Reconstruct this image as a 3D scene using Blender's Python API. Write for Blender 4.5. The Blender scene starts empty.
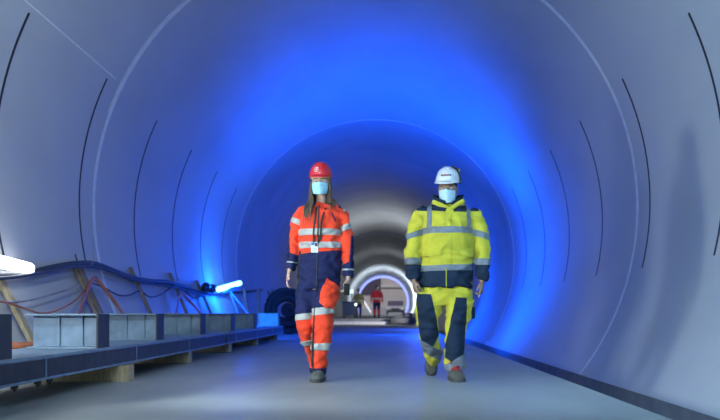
import bpy, bmesh, math, random
from mathutils import Vector, Matrix, noise, Quaternion
random.seed(7)
PI = math.pi
SC = bpy.context.scene
COL = SC.collection
CAMH = 0.57
F = 800.0
VPU, VPV = 385.0, 313.0

def W(u, v, Y):
    return Vector(((u-VPU)/F*Y, Y, CAMH+(VPV-v)/F*Y))

# ------------------------------------------------------------------ camera
cd = bpy.data.cameras.new('camera'); cam = bpy.data.objects.new('camera', cd); COL.objects.link(cam)
cam.location = (0, 0, CAMH); cam.rotation_euler = (PI/2, 0, 0)
cd.sensor_width = 36; cd.lens = F/720*36
cd.shift_x = -(VPU-360)/720; cd.shift_y = (VPV-210)/720
cd.clip_end = 400; cd.clip_start = .05
cd.dof.use_dof = True; cd.dof.focus_distance = 6.7; cd.dof.aperture_fstop = 2.2
SC.camera = cam
# ------------------------------------------------------------------ world, lights, exposure
w = bpy.data.worlds.new('world'); SC.world = w; w.use_nodes = True
w.node_tree.nodes['Background'].inputs[0].default_value = (.60, .70, 1, 1)
w.node_tree.nodes['Background'].inputs[1].default_value = .15
def light(kind, name, loc, energy, color, size=.3, size_y=None, aim=None, spot=None):
    d = bpy.data.lights.new(name, kind); o = bpy.data.objects.new(name, d); COL.objects.link(o)
    o.location = loc; d.energy = energy; d.color = color
    if kind == 'AREA':
        d.size = size
        if size_y: d.shape = 'RECTANGLE'; d.size_y = size_y
    elif kind == 'SUN': d.angle = size
    else: d.shadow_soft_size = size
    if spot: d.spot_size = math.radians(spot[0]); d.spot_blend = spot[1]
    if aim is not None:
        o.rotation_euler = (Vector(aim)-Vector(loc)).to_track_quat('-Z', 'Y').to_euler()
    return o
BLUE = (0.0, .078, 1.0)
light('SUN', 'sun', (0, 120, 30), 2.2, (1, .95, .93), .02, aim=(5.5, 124.5, 23))
light('SPOT', 'front_fill', (.9, -1.5, 3.4), 75, (.84, 1.0, 1.0), .7, aim=(0, 6.6, .55), spot=(50, .8))  # added frontal fill from behind the camera, not daylight
light('SPOT', 'work_lamp_key', (-3.1, 1.6, 2.3), 290, (.92, 1.0, .98), .22, aim=(.2, 6.8, .55), spot=(58, .7))
light('SPOT', 'work_lamp_low', (-2.6, 4.3, .85), 430, (.74, .95, 1), .13, aim=(1.9, 7.0, 1.05), spot=(75, .6))
light('POINT', 'near_wall_wash', (.2, 3.0, 2.9), 24, (.84, 1.0, 1), .3)  # added wash above the frame to lift the near walls
light('SPOT', 'blue_fill_up', (.9, 19.0, 1.0), 2400, BLUE, .12, aim=(.6, 19.0, 5), spot=(125, .8))  # unseen blue source added behind the walker for the ceiling band
light('SPOT', 'blue_fill_side', (.9, 18.8, 1.1), 820, BLUE, .12, aim=(3.2, 18.6, 1.4), spot=(130, .8))  # unseen blue fill added for the right wall of the band
light('POINT', 'blue_lamp_left', (-3.42, 18.2, 1.16), 210, BLUE, .08)
light('POINT', 'blue_fill_right', (1.55, 27.0, .9), 480, BLUE, .12)  # blue fill added for the section past the joint, hidden by the walker
light('SPOT', 'blue_fill_floor', (1.15, 22.0, 1.3), 700, BLUE, .1, aim=(-.5, 20.3, 0), spot=(110, .8))  # unseen blue fill put in to brighten the distant floor
light('SPOT', 'fill_left', (-.8, 3.0, 3.1), 640, (.66, .86, 1), .25, aim=(-4.0, 7.2, 3.4), spot=(120, .8))
light('SPOT', 'fill_right', (1.2, 2.7, 2.5), 620, (.30, .62, 1), .25, aim=(3.6, 8.4, 1.0), spot=(110, .8))
light('POINT', 'fill_right_near', (1.3, 2.2, 2.4), 90, (.3, .7, 1), .25)
light('AREA', 'tube_near_left', (-3.15, 4.0, .95), 42, (.80, .93, 1), .6, .1, aim=(-2.5, 6.6, .35))
light('SPOT', 'blue_fill_stub', (-2.60, 14.9, .43), 420, (0, .25, 1), .03, aim=(-2.5, 17, .43), spot=(26, .3))  # hidden spot added so the last stub's web turns blue
light('SPOT', 'white_lamp_mid', (1.9, 43.5, .9), 900, (.88, .96, 1), .2, aim=(-.1, 43.5, 6), spot=(165, 1))
light('POINT', 'white_fill_dark', (2.9, 66, 2.4), 330, (.88, .95, 1), .3)  # added fill, out of sight, lifting the dark lining section
light('SPOT', 'white_fill_kerb', (1.5, 35.5, .85), 600, (1, .98, .92), .05, aim=(-1.2, 39.4, .12), spot=(60, .5))  # unseen spot added to brighten the kerb beam
light('POINT', 'white_lamp_far', (2.7, 90, 2.2), 600, (.78, .9, 1), .3)
SC.view_settings.view_transform = 'Standard'; SC.view_settings.look = 'None'
SC.view_settings.gamma = 1; SC.view_settings.use_curve_mapping = False
SC.view_settings.exposure = 0.0

# ------------------------------------------------------------------ helpers
MATS = {}
def mat(name, col, rough=.6, var=.12, vscale=8, bump=0, bscale=60, metal=0, emit=None, estr=1, stretch=(1, 1, 1), sheen=0, col2=None, coat=0):
    if name in MATS: return MATS[name]
    m = bpy.data.materials.new(name); m.use_nodes = True; nt = m.node_tree; b = nt.nodes['Principled BSDF']
    tc = nt.nodes.new('ShaderNodeTexCoord'); mp = nt.nodes.new('ShaderNodeMapping'); mp.inputs['Scale'].default_value = stretch
    nt.links.new(tc.outputs['Object'], mp.inputs['Vector'])
    n = nt.nodes.new('ShaderNodeTexNoise'); n.inputs['Scale'].default_value = vscale; n.inputs['Detail'].default_value = 6
    nt.links.new(mp.outputs[0], n.inputs['Vector'])
    r = nt.nodes.new('ShaderNodeValToRGB'); nt.links.new(n.outputs['Fac'], r.inputs['Fac'])
    c2 = col2 or tuple(min(1, c*(1+var)) for c in col); c1 = tuple(c*(1-var) for c in col)
    r.color_ramp.elements[0].position = .3; r.color_ramp.elements[1].position = .7
    r.color_ramp.elements[0].color = (*c1, 1); r.color_ramp.elements[1].color = (*c2, 1)
    nt.links.new(r.outputs[0], b.inputs['Base Color'])
    b.inputs['Roughness'].default_value = rough; b.inputs['Metallic'].default_value = metal
    b.inputs['Coat Weight'].default_value = coat
    if 'cloth' in name: b.inputs['Specular IOR Level'].default_value = .25
    if sheen: b.inputs['Sheen Weight'].default_value = sheen
    if bump:
        n2 = nt.nodes.new('ShaderNodeTexNoise'); n2.inputs['Scale'].default_value = bscale; n2.inputs['Detail'].default_value = 4
        nt.links.new(mp.outputs[0], n2.inputs['Vector'])
        bp = nt.nodes.new('ShaderNodeBump'); bp.inputs['Strength'].default_value = bump; bp.inputs['Distance'].default_value = .01
        nt.links.new(n2.outputs['Fac'], bp.inputs['Height']); nt.links.new(bp.outputs[0], b.inputs['Normal'])
    if emit:
        b.inputs['Emission Color'].default_value = (*emit, 1); b.inputs['Emission Strength'].default_value = estr
    MATS[name] = m; return m

def link_mesh(name, bm, m, parent=None, origin=None, smooth=False):
    me = bpy.data.meshes.new(name)
    o0 = Vector(origin) if origin is not None else Vector((0, 0, 0))
    if o0.length: bmesh.ops.translate(bm, verts=bm.verts, vec=-o0)
    bm.to_mesh(me); bm.free()
    if smooth:
        for p in me.polygons: p.use_smooth = True
    o = bpy.data.objects.new(name, me); COL.objects.link(o)
    if m: me.materials.append(m)
    if parent: o.parent = parent
    else: o.location = o0
    return o
def tag(o, label, cat, group=None, kind=None):
    if label: o['label'] = label
    if cat: o['category'] = cat
    if group: o['group'] = group
    if kind: o['kind'] = kind
    return o
def thing(name, label, cat, loc, group=None):
    o = bpy.data.objects.new(name, None); COL.objects.link(o); o.location = loc; o.empty_display_size = .1
    return tag(o, label, cat, group)
def box(bm, lo, hi, bev=0):
    lo = Vector(lo); hi = Vector(hi)
    r = bmesh.ops.create_cube(bm, size=1); vs = r['verts']
    bmesh.ops.scale(bm, verts=vs, vec=hi-lo); bmesh.ops.translate(bm, verts=vs, vec=(lo+hi)/2)
    if bev:
        es = list({e for v in vs for e in v.link_edges})
        bmesh.ops.bevel(bm, geom=es, offset=bev, segments=2, affect='EDGES', profile=.5)
    return bm
def bx(lo, hi, bev=0): return box(bmesh.new(), lo, hi, bev)
def obox(bm, p0, p1, wd, th, side=Vector((0, 1, 0))):
    """plank from p0 to p1, width wd along side, thickness th"""
    p0 = Vector(p0); p1 = Vector(p1); d = (p1-p0).normalized()
    s = (side-d*side.dot(d)).normalized(); n = d.cross(s)
    vs = []
    for p in (p0, p1):
        for a, b in ((-1, -1), (1, -1), (1, 1), (-1, 1)):
            vs.append(bm.verts.new(p+s*wd/2*a+n*th/2*b))
    for f in ((3, 2, 1, 0), (4, 5, 6, 7), (0, 1, 5, 4), (1, 2, 6, 5), (2, 3, 7, 6), (3, 0, 4, 7)):
        bm.faces.new([vs[i] for i in f])
    bmesh.ops.recalc_face_normals(bm, faces=bm.faces)
    return bm
def catmull(pts, k):
    out = []
    n = len(pts)
    for i in range(n-1):
        p0 = pts[max(i-1, 0)]; p1 = pts[i]; p2 = pts[i+1]; p3 = pts[min(i+2, n-1)]
        for j in range(k):
            t = j/k
            out.append([.5*((2*b)+(-a+c)*t+(2*a-5*b+4*c-d)*t*t+(-a+3*b-3*c+d)*t**3) for a, b, c, d in zip(p0, p1, p2, p3)])
    out.append(list(pts[-1])); return out
def loft(bm, rings, seg=20, k=4, power=2.0, horizontal=False, ref=Vector((0, -1, 0)), caps=True):
    """rings: (x,y,z,ra,rb) ra across (sideways), rb along ref (front)."""
    R = catmull([list(r) for r in rings], k) if k > 1 else [list(r) for r in rings]
    prev = None; first = None; n = len(R)
    for i, r in enumerate(R):
        c = Vector(r[:3]); a, b = max(r[3], .0005), max(r[4], .0005)
        if horizontal: t = Vector((0, 0, 1))
        else:
            q0 = Vector(R[max(i-1, 0)][:3]); q1 = Vector(R[min(i+1, n-1)][:3]); t = (q1-q0).normalized()
        fr = (ref-t*ref.dot(t)).normalized(); sd = t.cross(fr).normalized()
        ring = []
        for j in range(seg):
            th = 2*PI*j/seg; cs, sn = math.cos(th), math.sin(th)
            e = 2/power
            x = math.copysign(abs(cs)**e, cs); y = math.copysign(abs(sn)**e, sn)
            ring.append(bm.verts.new(c+sd*a*x+fr*b*y))
        if prev:
            for j in range(seg):
                bm.faces.new((prev[j], prev[(j+1) % seg], ring[(j+1) % seg], ring[j]))
        else: first = ring
        prev = ring
    if caps:
        bm.faces.new(first[::-1]); bm.faces.new(prev)
    return bm
def tube(bm, pts, r, seg=10, k=6, r1=None):
    n = len(pts)
    return loft(bm, [(*p, r if r1 is None else r+(r1-r)*i/(n-1), r if r1 is None else r+(r1-r)*i/(n-1)) for i, p in enumerate(pts)], seg, k,
                ref=Vector((.31, .2, .93)).normalized())
def ellipsoid(bm, c, r, rot=None, u=20, v=14):
    q = bmesh.ops.create_uvsphere(bm, u_segments=u, v_segments=v, radius=1)['verts']
    M = Matrix.Diagonal((*r, 1))
    if rot is not None: M = rot.to_matrix().to_4x4() @ M if not isinstance(rot, Matrix) else rot.to_4x4() @ M
    bmesh.ops.transform(bm, matrix=Matrix.Translation(Vector(c)) @ M, verts=q)
    return bm
def remesh(bm, voxel, smooth=4, factor=.5):
    me = bpy.data.meshes.new('tmp'); bmesh.ops.recalc_face_normals(bm, faces=bm.faces); bm.to_mesh(me); bm.free()
    o = bpy.data.objects.new('tmp', me); COL.objects.link(o)
    md = o.modifiers.new('r', 'REMESH'); md.mode = 'VOXEL'; md.voxel_size = voxel
    if smooth:
        ms = o.modifiers.new('s', 'SMOOTH'); ms.factor = factor; ms.iterations = smooth
    dg = bpy.context.evaluated_depsgraph_get(); dg.update()
    m2 = bpy.data.meshes.new_from_object(o.evaluated_get(dg))
    bpy.data.objects.remove(o); bpy.data.meshes.remove(me)
    b = bmesh.new(); b.from_mesh(m2); bpy.data.meshes.remove(m2)
    return b
def wrinkle(bm, amp, scale, seed=0, sq=(1, 1, 1.5)):
    bm.normal_update()
    off = Vector((seed*3.1, seed*1.7, seed*5.3))
    new = []
    for v in bm.verts:
        p = v.co; q = Vector((p.x*sq[0], p.y*sq[1], p.z*sq[2]))*scale+off
        q2 = q+Vector((noise.noise(q*.6+off), noise.noise(q*.6-off), 0))*.9
        a = 1-abs(noise.noise(q2))*2.4
        b = noise.noise(q*2.3)
        new.append(p+v.normal*amp*(a*.7+b*.45-.35))
    for v, c in zip(bm.verts, new): v.co = c
    bm.normal_update(); return bm

# ------------------------------------------------------------------ materials
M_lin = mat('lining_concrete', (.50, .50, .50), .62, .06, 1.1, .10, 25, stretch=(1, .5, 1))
M_lin2 = mat('lining_dimmed_concrete', (.42, .42, .43), .7, .10, .8, .1, 20)  # darker tone stands in for blue light dropping past the joint
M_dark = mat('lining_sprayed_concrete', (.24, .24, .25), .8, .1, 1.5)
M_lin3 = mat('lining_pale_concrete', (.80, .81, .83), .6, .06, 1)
M_floor = mat('floor_concrete', (.28, .29, .285), .55, .14, 1.7, .12, 40, stretch=(1, .45, 1))
M_foot = mat('footing_shaded_concrete', (.24, .25, .27), .8, .15, 3)  # dark tone paints the slab edge's shadow on the wall base
M_slot = mat('slot_black', (.012, .013, .016), .7, .1)
M_seam = mat('joint_mortar', (.80, .80, .76), .7, .1, 6)
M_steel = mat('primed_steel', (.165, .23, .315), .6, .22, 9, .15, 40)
M_steel_shade = mat('primed_steel_shaded', (.035, .04, .05), .7, .25, 9, .15, 40)  # shaded copy of the primed steel, shade put into the colour
M_wood = mat('timber', (.42, .33, .20), .75, .25, 14, .2, 50, stretch=(3, 3, .5))
M_wood2 = mat('weathered_timber', (.23, .17, .12), .8, .3, 14, .2, 50, stretch=(3, 3, .5))
M_cable = mat('cable_black', (.05, .055, .065), .6, .2)
M_hose = mat('hose_orange', (.42, .13, .06), .6, .2)
M_wire = mat('cable_grey', (.35, .33, .32), .5, .2)
M_tube = mat('tube_lamp_white', (.9, .9, .9), .4, .02, emit=(.93, .97, 1), estr=9)
M_tubeb = mat('tube_lamp_blue', (.8, .9, 1), .4, .02, emit=(.13, .5, 1), estr=9)
M_plastic = mat('black_plastic', (.02, .02, .024), .4, .2)

# ------------------------------------------------------------------ tunnel shell
R0 = 3.8; AX = -.0714*R0; AZ = CAMH+.391*R0
def cp(R, ang, y=0): return Vector((AX+R*math.cos(ang), y, AZ+R*math.sin(ang)))
def arc_shell(name, a0, a1, ys, R, m, th=.25, n=None):
    n = n or max(2, int(abs(a1-a0)/math.radians(1.5)))
    bm = bmesh.new(); inner_f = []
    g = [[bm.verts.new(cp(R, a0+(a1-a0)*i/n, y)) for y in ys] for i in range(n+1)]
    h = [[bm.verts.new(cp(R+th, a0+(a1-a0)*i/n, y)) for y in ys] for i in range(n+1)]
    m_ = len(ys)-1
    g2 = [[bm.verts.new(v.co) for v in row] for row in g]
    for i in range(n):
        for j in range(m_):
            inner_f.append(bm.faces.new((g[i][j], g[i][j+1], g[i+1][j+1], g[i+1][j])))
            bm.faces.new((h[i+1][j], h[i+1][j+1], h[i][j+1], h[i][j]))
        bm.faces.new((g2[i][0], g2[i+1][0], h[i+1][0], h[i][0])); bm.faces.new((g2[i+1][m_], g2[i][m_], h[i][m_], h[i+1][m_]))
    for j in range(m_):
        bm.faces.new((g2[0][j+1], g2[0][j], h[0][j], h[0][j+1])); bm.faces.new((g2[n][j], g2[n][j+1], h[n][j+1], h[n][j]))
    for f in inner_f: f.smooth = True
    o = link_mesh(name, bm, m)
    o['kind'] = 'structure'; return o
aR = math.asin((-.289-AZ)/R0)                       # right springing
aL = PI-math.asin((-.05-AZ)/R0)
Y_END = 112
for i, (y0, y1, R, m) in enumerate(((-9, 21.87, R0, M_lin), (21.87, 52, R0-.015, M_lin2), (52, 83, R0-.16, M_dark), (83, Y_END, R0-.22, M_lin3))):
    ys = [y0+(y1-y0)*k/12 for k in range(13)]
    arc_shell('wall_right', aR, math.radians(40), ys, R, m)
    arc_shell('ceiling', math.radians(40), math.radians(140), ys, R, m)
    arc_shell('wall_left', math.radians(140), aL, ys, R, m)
# floor slab, trench and footing on the right
o = link_mesh('floor', bx((-3.62, -9, -.6), (1.536, 40, 0)), M_floor); o['kind'] = 'structure'
o = link_mesh('floor', bx((-3.62, 40, -.6), (1.60, Y_END, .285)), M_floor); o['kind'] = 'structure'
o = link_mesh('baseboard_right', bx((2.715, -9, -.75), (3.0, Y_END, -.289)), M_foot); o['kind'] = 'structure'
o = link_mesh('floor', bx((1.5, -9, -.8), (2.75, Y_END, -.62)), M_foot); o['kind'] = 'structure'
tn = 0
def trim(bm, m, smooth=False):
    global tn
    tn += 1; o = link_mesh('trim_%d' % tn, bm, m, smooth=smooth); o['kind'] = 'structure'; return o
def arc_strip(y, wy, a0, a1, dr0, dr1, R=R0, n=None):
    n = n or max(3, int(abs(a1-a0)/math.radians(1.5))); bm = bmesh.new(); prev = None
    for i in range(n+1):
        a = a0+(a1-a0)*i/n
        r = [bm.verts.new(cp(R+dr0, a, y-wy/2)), bm.verts.new(cp(R+dr0, a, y+wy/2)), bm.verts.new(cp(R+dr1, a, y+wy/2)), bm.verts.new(cp(R+dr1, a, y-wy/2))]
        if prev:
            for j in range(4): bm.faces.new((prev[j], prev[(j+1) % 4], r[(j+1) % 4], r[j]))
        else: bm.faces.new(r[::-1])
        prev = r
    bm.faces.new(prev); bmesh.ops.recalc_face_normals(bm, faces=bm.faces); return bm
rad = math.radians
for k in range(-2, 6):
    y = 8.32+2.33*k
    if y < 5: continue
    trim(arc_strip(y, .040, rad(-13.5), rad(25.5), .03, -.004), M_slot)
    trim(arc_strip(y, .040, rad(154.5), rad(193.5), .03, -.004), M_slot)
trim(arc_strip(11.18, .09, aR, aL, .03, -.003), M_seam)
trim(arc_strip(11.10, .012, rad(95), rad(160), .03, -.003), M_seam)
trim(arc_strip(21.87, .10, aR, aL, .03, -.006), M_seam)
trim(arc_strip(21.6, .05, rad(-36), rad(-31.5), .03, -.006), M_slot)
bm = bmesh.new()
a = rad(153.4); p = cp(R0-.002, a)
vs = [bm.verts.new(Vector((q.x, y, q.z))) for y in (1, 10.9) for q in (cp(R0-.003, a-.0022), cp(R0-.003, a+.0022), cp(R0+.02, a+.0022), cp(R0+.02, a-.0022))]
for f in ((0, 1, 5, 4), (1, 2, 6, 5), (2, 3, 7, 6), (3, 0, 4, 7), (3, 2, 1, 0), (4, 5, 6, 7)): bm.faces.new([vs[i] for i in f])
trim(bm, M_seam)
# portal light ring at the far end
M_led = mat('led_strip', (.6, .7, 1), .5, .02, emit=(.34, .40, 1), estr=1.15)
bm = arc_strip(106.8, .5, rad(-25), rad(205), -.10, -.38, R=R0-.22)
tag(link_mesh('light_ring', bm, M_led), 'glowing violet-blue ring of light around the far tunnel mouth', 'light')

# ------------------------------------------------------------------ outside beyond the far mouth
M_fac = mat('facade_render', (.62, .57, .57), .8, .06, .6); M_win = mat('dark_opening', (.10, .08, .13), .5, .1)
o = link_mesh('ground_outside', bx((-14, Y_END, -.6), (14, 130, .283)), M_floor); o['kind'] = 'structure'
t = thing('facade', 'pale building facade seen through the far tunnel mouth', 'building', (0, 128, .283))
link_mesh('wall', bx((-14, 0, 0), (14, 1, 12)), M_fac, t)
for x0, x1, z0, z1 in ((-4.1, -.75, 3.2, 6.3), (2.2, 3.6, 4.4, 6.0)):
    link_mesh('window', bx((x0, -.12, z0), (x1, .02, z1), .01), M_win, t)
link_mesh('cornice', bx((-.7, -.2, 4.4), (5, .02, 4.75)), mat('cornice_white', (.7, .68, .68), .7), t)
link_mesh('plinth', bx((-6, -.3, 0), (6, .02, 1.1)), mat('plinth_grey', (.42, .45, .52), .8), t)
# van
M_van = mat('van_paint', (.42, .45, .52), .35, .05, coat=.4)
t = thing('van', 'grey van parked facing the tunnel beyond its far mouth', 'van', (1.55, 119, .283))
bm = bmesh.new()
prof = [(0, .45), (-.15, .95), (.05, 1.25), (.75, 2.15), (1.1, 2.3), (4.6, 2.3), (4.7, .5)]
vl = [bm.verts.new((-1.35, y, z)) for y, z in prof]; vr = [bm.verts.new((1.35, y, z)) for y, z in prof]
bm.faces.new(vl); bm.faces.new(vr[::-1])
for i in range(len(prof)): bm.faces.new((vl[i], vr[i], vr[(i+1) % 7], vl[(i+1) % 7]))
bmesh.ops.recalc_face_normals(bm, faces=bm.faces); bmesh.ops.bevel(bm, geom=bm.edges[:], offset=.07, segments=2, affect='EDGES')
link_mesh('body', bm, M_van, t, smooth=False)
bm = bmesh.new(); obox(bm, (0, .10, 1.36), (0, .70, 2.10), 2.3, .04, Vector((1, 0, 0))); link_mesh('windscreen', bm, M_win, t)
link_mesh('grille', bx((-.6, -.2, .78), (.6, -.1, 1.0), .02), M_plastic, t)
link_mesh('bumper', bx((-1.35, -.25, .4), (1.35, 0, .65), .05), M_plastic, t)
for s in (-1, 1):
    link_mesh('headlamp', bx((s*1.05-.2, -.2, .8), (s*1.05+.2, -.08, 1.0), .03), mat('headlamp_glass', (.9, .85, .7), .2), t)
    for y in (.9, 3.8):
        bm = bmesh.new(); r = bmesh.ops.create_cone(bm, cap_ends=True, segments=24, radius1=.36, radius2=.36, depth=.25)
        bmesh.ops.rotate(bm, verts=bm.verts, matrix=Matrix.Rotation(PI/2, 3, 'Y')); bmesh.ops.translate(bm, verts=bm.verts, vec=(s*1.22, y, .36))
        link_mesh('wheel', bm, M_plastic, t)
bp = W(371, 313, 116); bp.z = .283
t = thing('barrier', 'bright white sloping bar left of the distant walker in red', 'barrier', bp)
bm = bmesh.new(); tube(bm, [W(363.5, 300.5, 116), W(371, 312.5, 116)], .10, 12, 1)
link_mesh('arm', bm, mat('barrier_white_glow', (.9, .9, .92), .4, emit=(.9, .95, 1), estr=.9), t, origin=bp)  # arm's brightness is painted on by emission
link_mesh('post', bx((-.1, -.1, 0), (.1, .1, .42), .01), M_fac, t)

# ------------------------------------------------------------------ steel on the left
def isec(y0, y1, xf, z0, z1, wd, tf, tw):
    """longitudinal I beam; xf = front flange edge"""
    bm = bmesh.new(); xc = xf-wd/2
    box(bm, (xf-wd, y0, z0), (xf, y1, z0+tf)); box(bm, (xf-wd, y0, z1-tf), (xf, y1, z1)); box(bm, (xc-tw/2, y0, z0+tf*.5), (xc+tw/2, y1, z1-tf*.5))
    return bm
ZB0, ZB1 = .136, .286
for i, (y0, y1, xf, lab) in enumerate(((2.6, 11.0, -2.20, 'near long steel girder lying on timber blocks along the left side'),
                                    (11.15, 17.4, -2.20, 'farther long steel girder beyond the near one, ending by the blue-lit stub'))):
    t = thing('steel_girder', lab, 'girder', (xf-.1, (y0+y1)/2, ZB0), 'long girders under the stubs')
    b = Vector(t.location)
    for nm, (lo, hi) in (('bottom_flange', ((xf-.16, y0, ZB0), (xf, y1, ZB0+.016))), ('top_flange', ((xf-.16, y0, ZB1-.014), (xf, y1, ZB1))),
                         ('web', ((xf-.022, y0, ZB0+.012), (xf-.008, y1, ZB1-.012)))):
        link_mesh(nm, bx(lo, hi, .003), M_steel_shade if nm == 'web' else M_steel, t, origin=b)
    ns = int((y1-y0)/1.9)
    for k in range(ns):
        y = y0+.7+1.9*k
        link_mesh('stiffener', bx((xf-.008, y, ZB0+.014), (xf-.002, y+.012, ZB1-.012)), M_steel, t, origin=b)
# inner companion girder carrying the other end of the stubs
for y0, y1, lab in ((2.6, 11.0, 'near inner girder under the stubs, closer to the tunnel wall'), (11.15, 17.4, 'far inner girder under the stubs, closer to the tunnel wall')):
    tag(link_mesh('steel_girder', isec(y0, y1, -2.72, ZB0, ZB1, .16, .014, .012), M_steel, origin=(-2.80, (y0+y1)/2, ZB0)), lab, 'girder', 'inner girders under the stubs')
# deck plate between
for y0, y1, lab in ((2.8, 10.9, 'near flat steel plate lying across the girders beneath the stubs'), (11.2, 17.3, 'far flat steel plate lying across the girders beneath the stubs')):
    tag(link_mesh('steel_plate', bx((-2.86, y0, ZB1+.0005), (-2.215, y1, ZB1+.0065)), M_steel, origin=(-2.5, (y0+y1)/2, ZB1)), lab, 'plate', 'deck plates on the girders')
ZP = ZB1+.0065
# timber sleepers
SL = [(4.25, -2.12, 'timber block under the girder at the left picture edge'), (6.64, -2.125, 'large timber block under the girder below the first whole stub'), (9.07, -2.22, 'second timber block along the girder, half in shadow'),
      (11.6, -2.25, 'third timber block along the girder from the first whole stub'), (14.2, -2.27, 'fourth timber block along the girder from the first whole stub'), (16.8, -2.27, 'last timber block under the far end of the girders')]
sl0 = None
for y, xr, lab in SL:
    if sl0 is None:
        sl0 = link_mesh('timber_block', bx((-1.05, -.07, 0), (0, .07, .1355), .004), M_wood); o = sl0
    else: o = sl0.copy(); COL.objects.link(o)
    o.location = (xr, y+.07, 0); tag(o, lab, 'timber block', 'timber blocks under the girders')
# bolts below near girder
bo = None
for i, (u, lab) in enumerate(((17, 'small dark bolt under the girder edge, nearest the left picture edge'), (40, 'small dark bolt under the girder edge, just left of the timber block'), (52, 'small dark bolt under the girder touching the timber block'))):
    Y = 2.2*800/(385-u)
    if bo is None:
        bm = bmesh.new(); bmesh.ops.create_cone(bm, cap_ends=True, segments=6, radius1=.022, radius2=.022, depth=.022)
        q = bmesh.ops.create_cone(bm, cap_ends=True, segments=12, radius1=.01, radius2=.01, depth=.05)['verts']; bo = link_mesh('bolt', bm, M_slot); o = bo
    else: o = bo.copy(); COL.objects.link(o)
    o.location = (-2.215, Y, ZB0-.0105); tag(o, lab, 'bolt', 'bolts under the near girder')
# stubs
HS = .57-.006-ZP
def make_stub():
    t = bpy.data.objects.new('girder_stub', None); COL.objects.link(t)
    L = .54
    link_mesh('bottom_flange', bx((-L, -.13, 0), (0, .13, .014), .002), M_steel, t)
    link_mesh('top_flange', bx((-L-.015, -.13, HS-.014), (.005, .13, HS), .002), M_steel, t)
    link_mesh('web', bx((-L, -.012, .012), (0, 0, HS-.012)), M_steel, t)
    for x in (-L*.62, -L*.28):
        link_mesh('stiffener', bx((x, -.035, .013), (x+.012, -.011, HS-.013)), M_steel, t)
    link_mesh('stiffener', bx((-L*.28, .001, .013), (-L*.28+.012, .12, HS-.013)), M_steel, t)
    o = link_mesh('end_plate', bx((0.001, -.13, .001), (.016, .13, HS-.001), .002), M_steel_shade, t)
    o['label'] = 'end plate with painted shade'
    return t
st0 = make_stub()
ST = [(4.74, -2.27, 'grey steel girder stub cut by the left picture edge'), (6.36, -2.235, 'large pale steel girder stub, first whole one from the left'),
      (8.27, -2.32, 'second whole steel girder stub from the left, bright edged'), (10.4, -2.36, 'third whole girder stub on the left, dull grey'),
      (12.3, -2.33, 'fourth whole girder stub on the left, dark'), (14.5, -2.34, 'fifth whole girder stub, dark, just before the blue-lit one'), (17.0, -2.24, 'girder stub glowing blue at the far end of the row')]
for i, (y, x, lab) in enumerate(ST):
    if i == 0: t = st0
    else:
        t = st0.copy(); COL.objects.link(t)
        for c in [c for c in st0.children]:
            d = c.copy(); COL.objects.link(d); d.parent = t
    t.location = (x-.016, y, ZP); tag(t, lab, 'girder stub', 'girder stubs on the long girders')
    if i == 6: t.scale = (.8, 1, 1)

# ------------------------------------------------------------------ timber props and cables on the left wall
def wx(z, m=.05): return AX-math.sqrt(R0*R0-(z-AZ)**2)+m
def prop(u, v, m, wd, lab):
    # top position read on the wall
    Y = 3.85*800/(385-u)
    for _ in range(4):
        z = CAMH+(313-v)/800*Y; Y = -wx(z)*800/(385-u)
    bm = bmesh.new(); foot = Vector((wx(.0, .06), Y+.05, .0)); top = Vector((wx(z, .045), Y, z))
    foot.x = -3.41
    d = (foot-top).normalized()
    obox(bm, top-d*.06, foot, wd, .045); bmesh.ops.bevel(bm, geom=bm.edges[:], offset=.004, segments=1, affect='EDGES')
    # cut at floor
    bmesh.ops.bisect_plane(bm, geom=bm.verts[:]+bm.edges[:]+bm.faces[:], plane_co=(0, 0, .001), plane_no=(0, 0, -1), clear_outer=True)
    tag(link_mesh('timber_prop', bm, m, origin=foot), lab, 'timber prop', 'timber props along the left wall')
prop(3, 284, M_wood, .11, 'pale timber prop leaning on the wall below the white tube lamp')
prop(80, 268, M_wood2, .12, 'dark timber prop behind the first whole girder stub')
prop(76, 269, M_wood2, .05, 'thin timber prop just left of the broad one behind the first stub')
prop(132, 271, M_wood2, .085, 'slim timber prop on the wall behind the second whole stub')
prop(171, 276, M_wood2, .10, 'timber prop on the left wall behind the third whole stub')
prop(198, 283, M_wood2, .11, 'timber prop nearest the blue lamp on its left side')
def wallpath(px, m=.09):
    out = []
    for u, v in px:
        Y = 3.85*800/(385-u)
        for _ in range(4):
            z = CAMH+(313-v)/800*Y; Y = -wx(z, m)*800/(385-u)
        out.append(Vector((wx(z, m), Y, z)))
    return out
def cable(px, r, m, lab, cat='cable', name='cable', mg=.09, extra=None, grp=None):
    pts = wallpath(px, mg)
    if extra: pts = extra+pts
    bm = bmesh.new(); tube(bm, pts, r, 10, 6)
    return tag(link_mesh(name, bm, m, origin=pts[0], smooth=True), lab, cat, grp)
cable([(-40, 277), (0, 275.5), (28, 273), (55, 267), (78, 263.5), (95, 264), (112, 270), (130, 277), (150, 281), (166, 282), (182, 286), (200, 292), (222, 293), (245, 292), (262, 290)], .036, M_cable, 'thick black cable sagging along the whole left wall', mg=.10)
cable([(-30, 279), (10, 277.5), (45, 272), (72, 267), (95, 267), (115, 273), (133, 280), (160, 285), (185, 290), (205, 296)], .018, M_cable, 'thinner black cable running just beneath the thick one', mg=.175)
cable([(-20, 299), (10, 302), (35, 299), (60, 292), (80, 285)], .012, M_wire, 'thin pale grey wire drooping under the tube lamp', mg=.13)
cable([(-20, 300), (8, 303), (40, 313), (60, 309), (78, 298), (92, 278)], .010, M_hose, 'thin rust-coloured wire drooping left of the orange straps', mg=.17)
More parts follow.
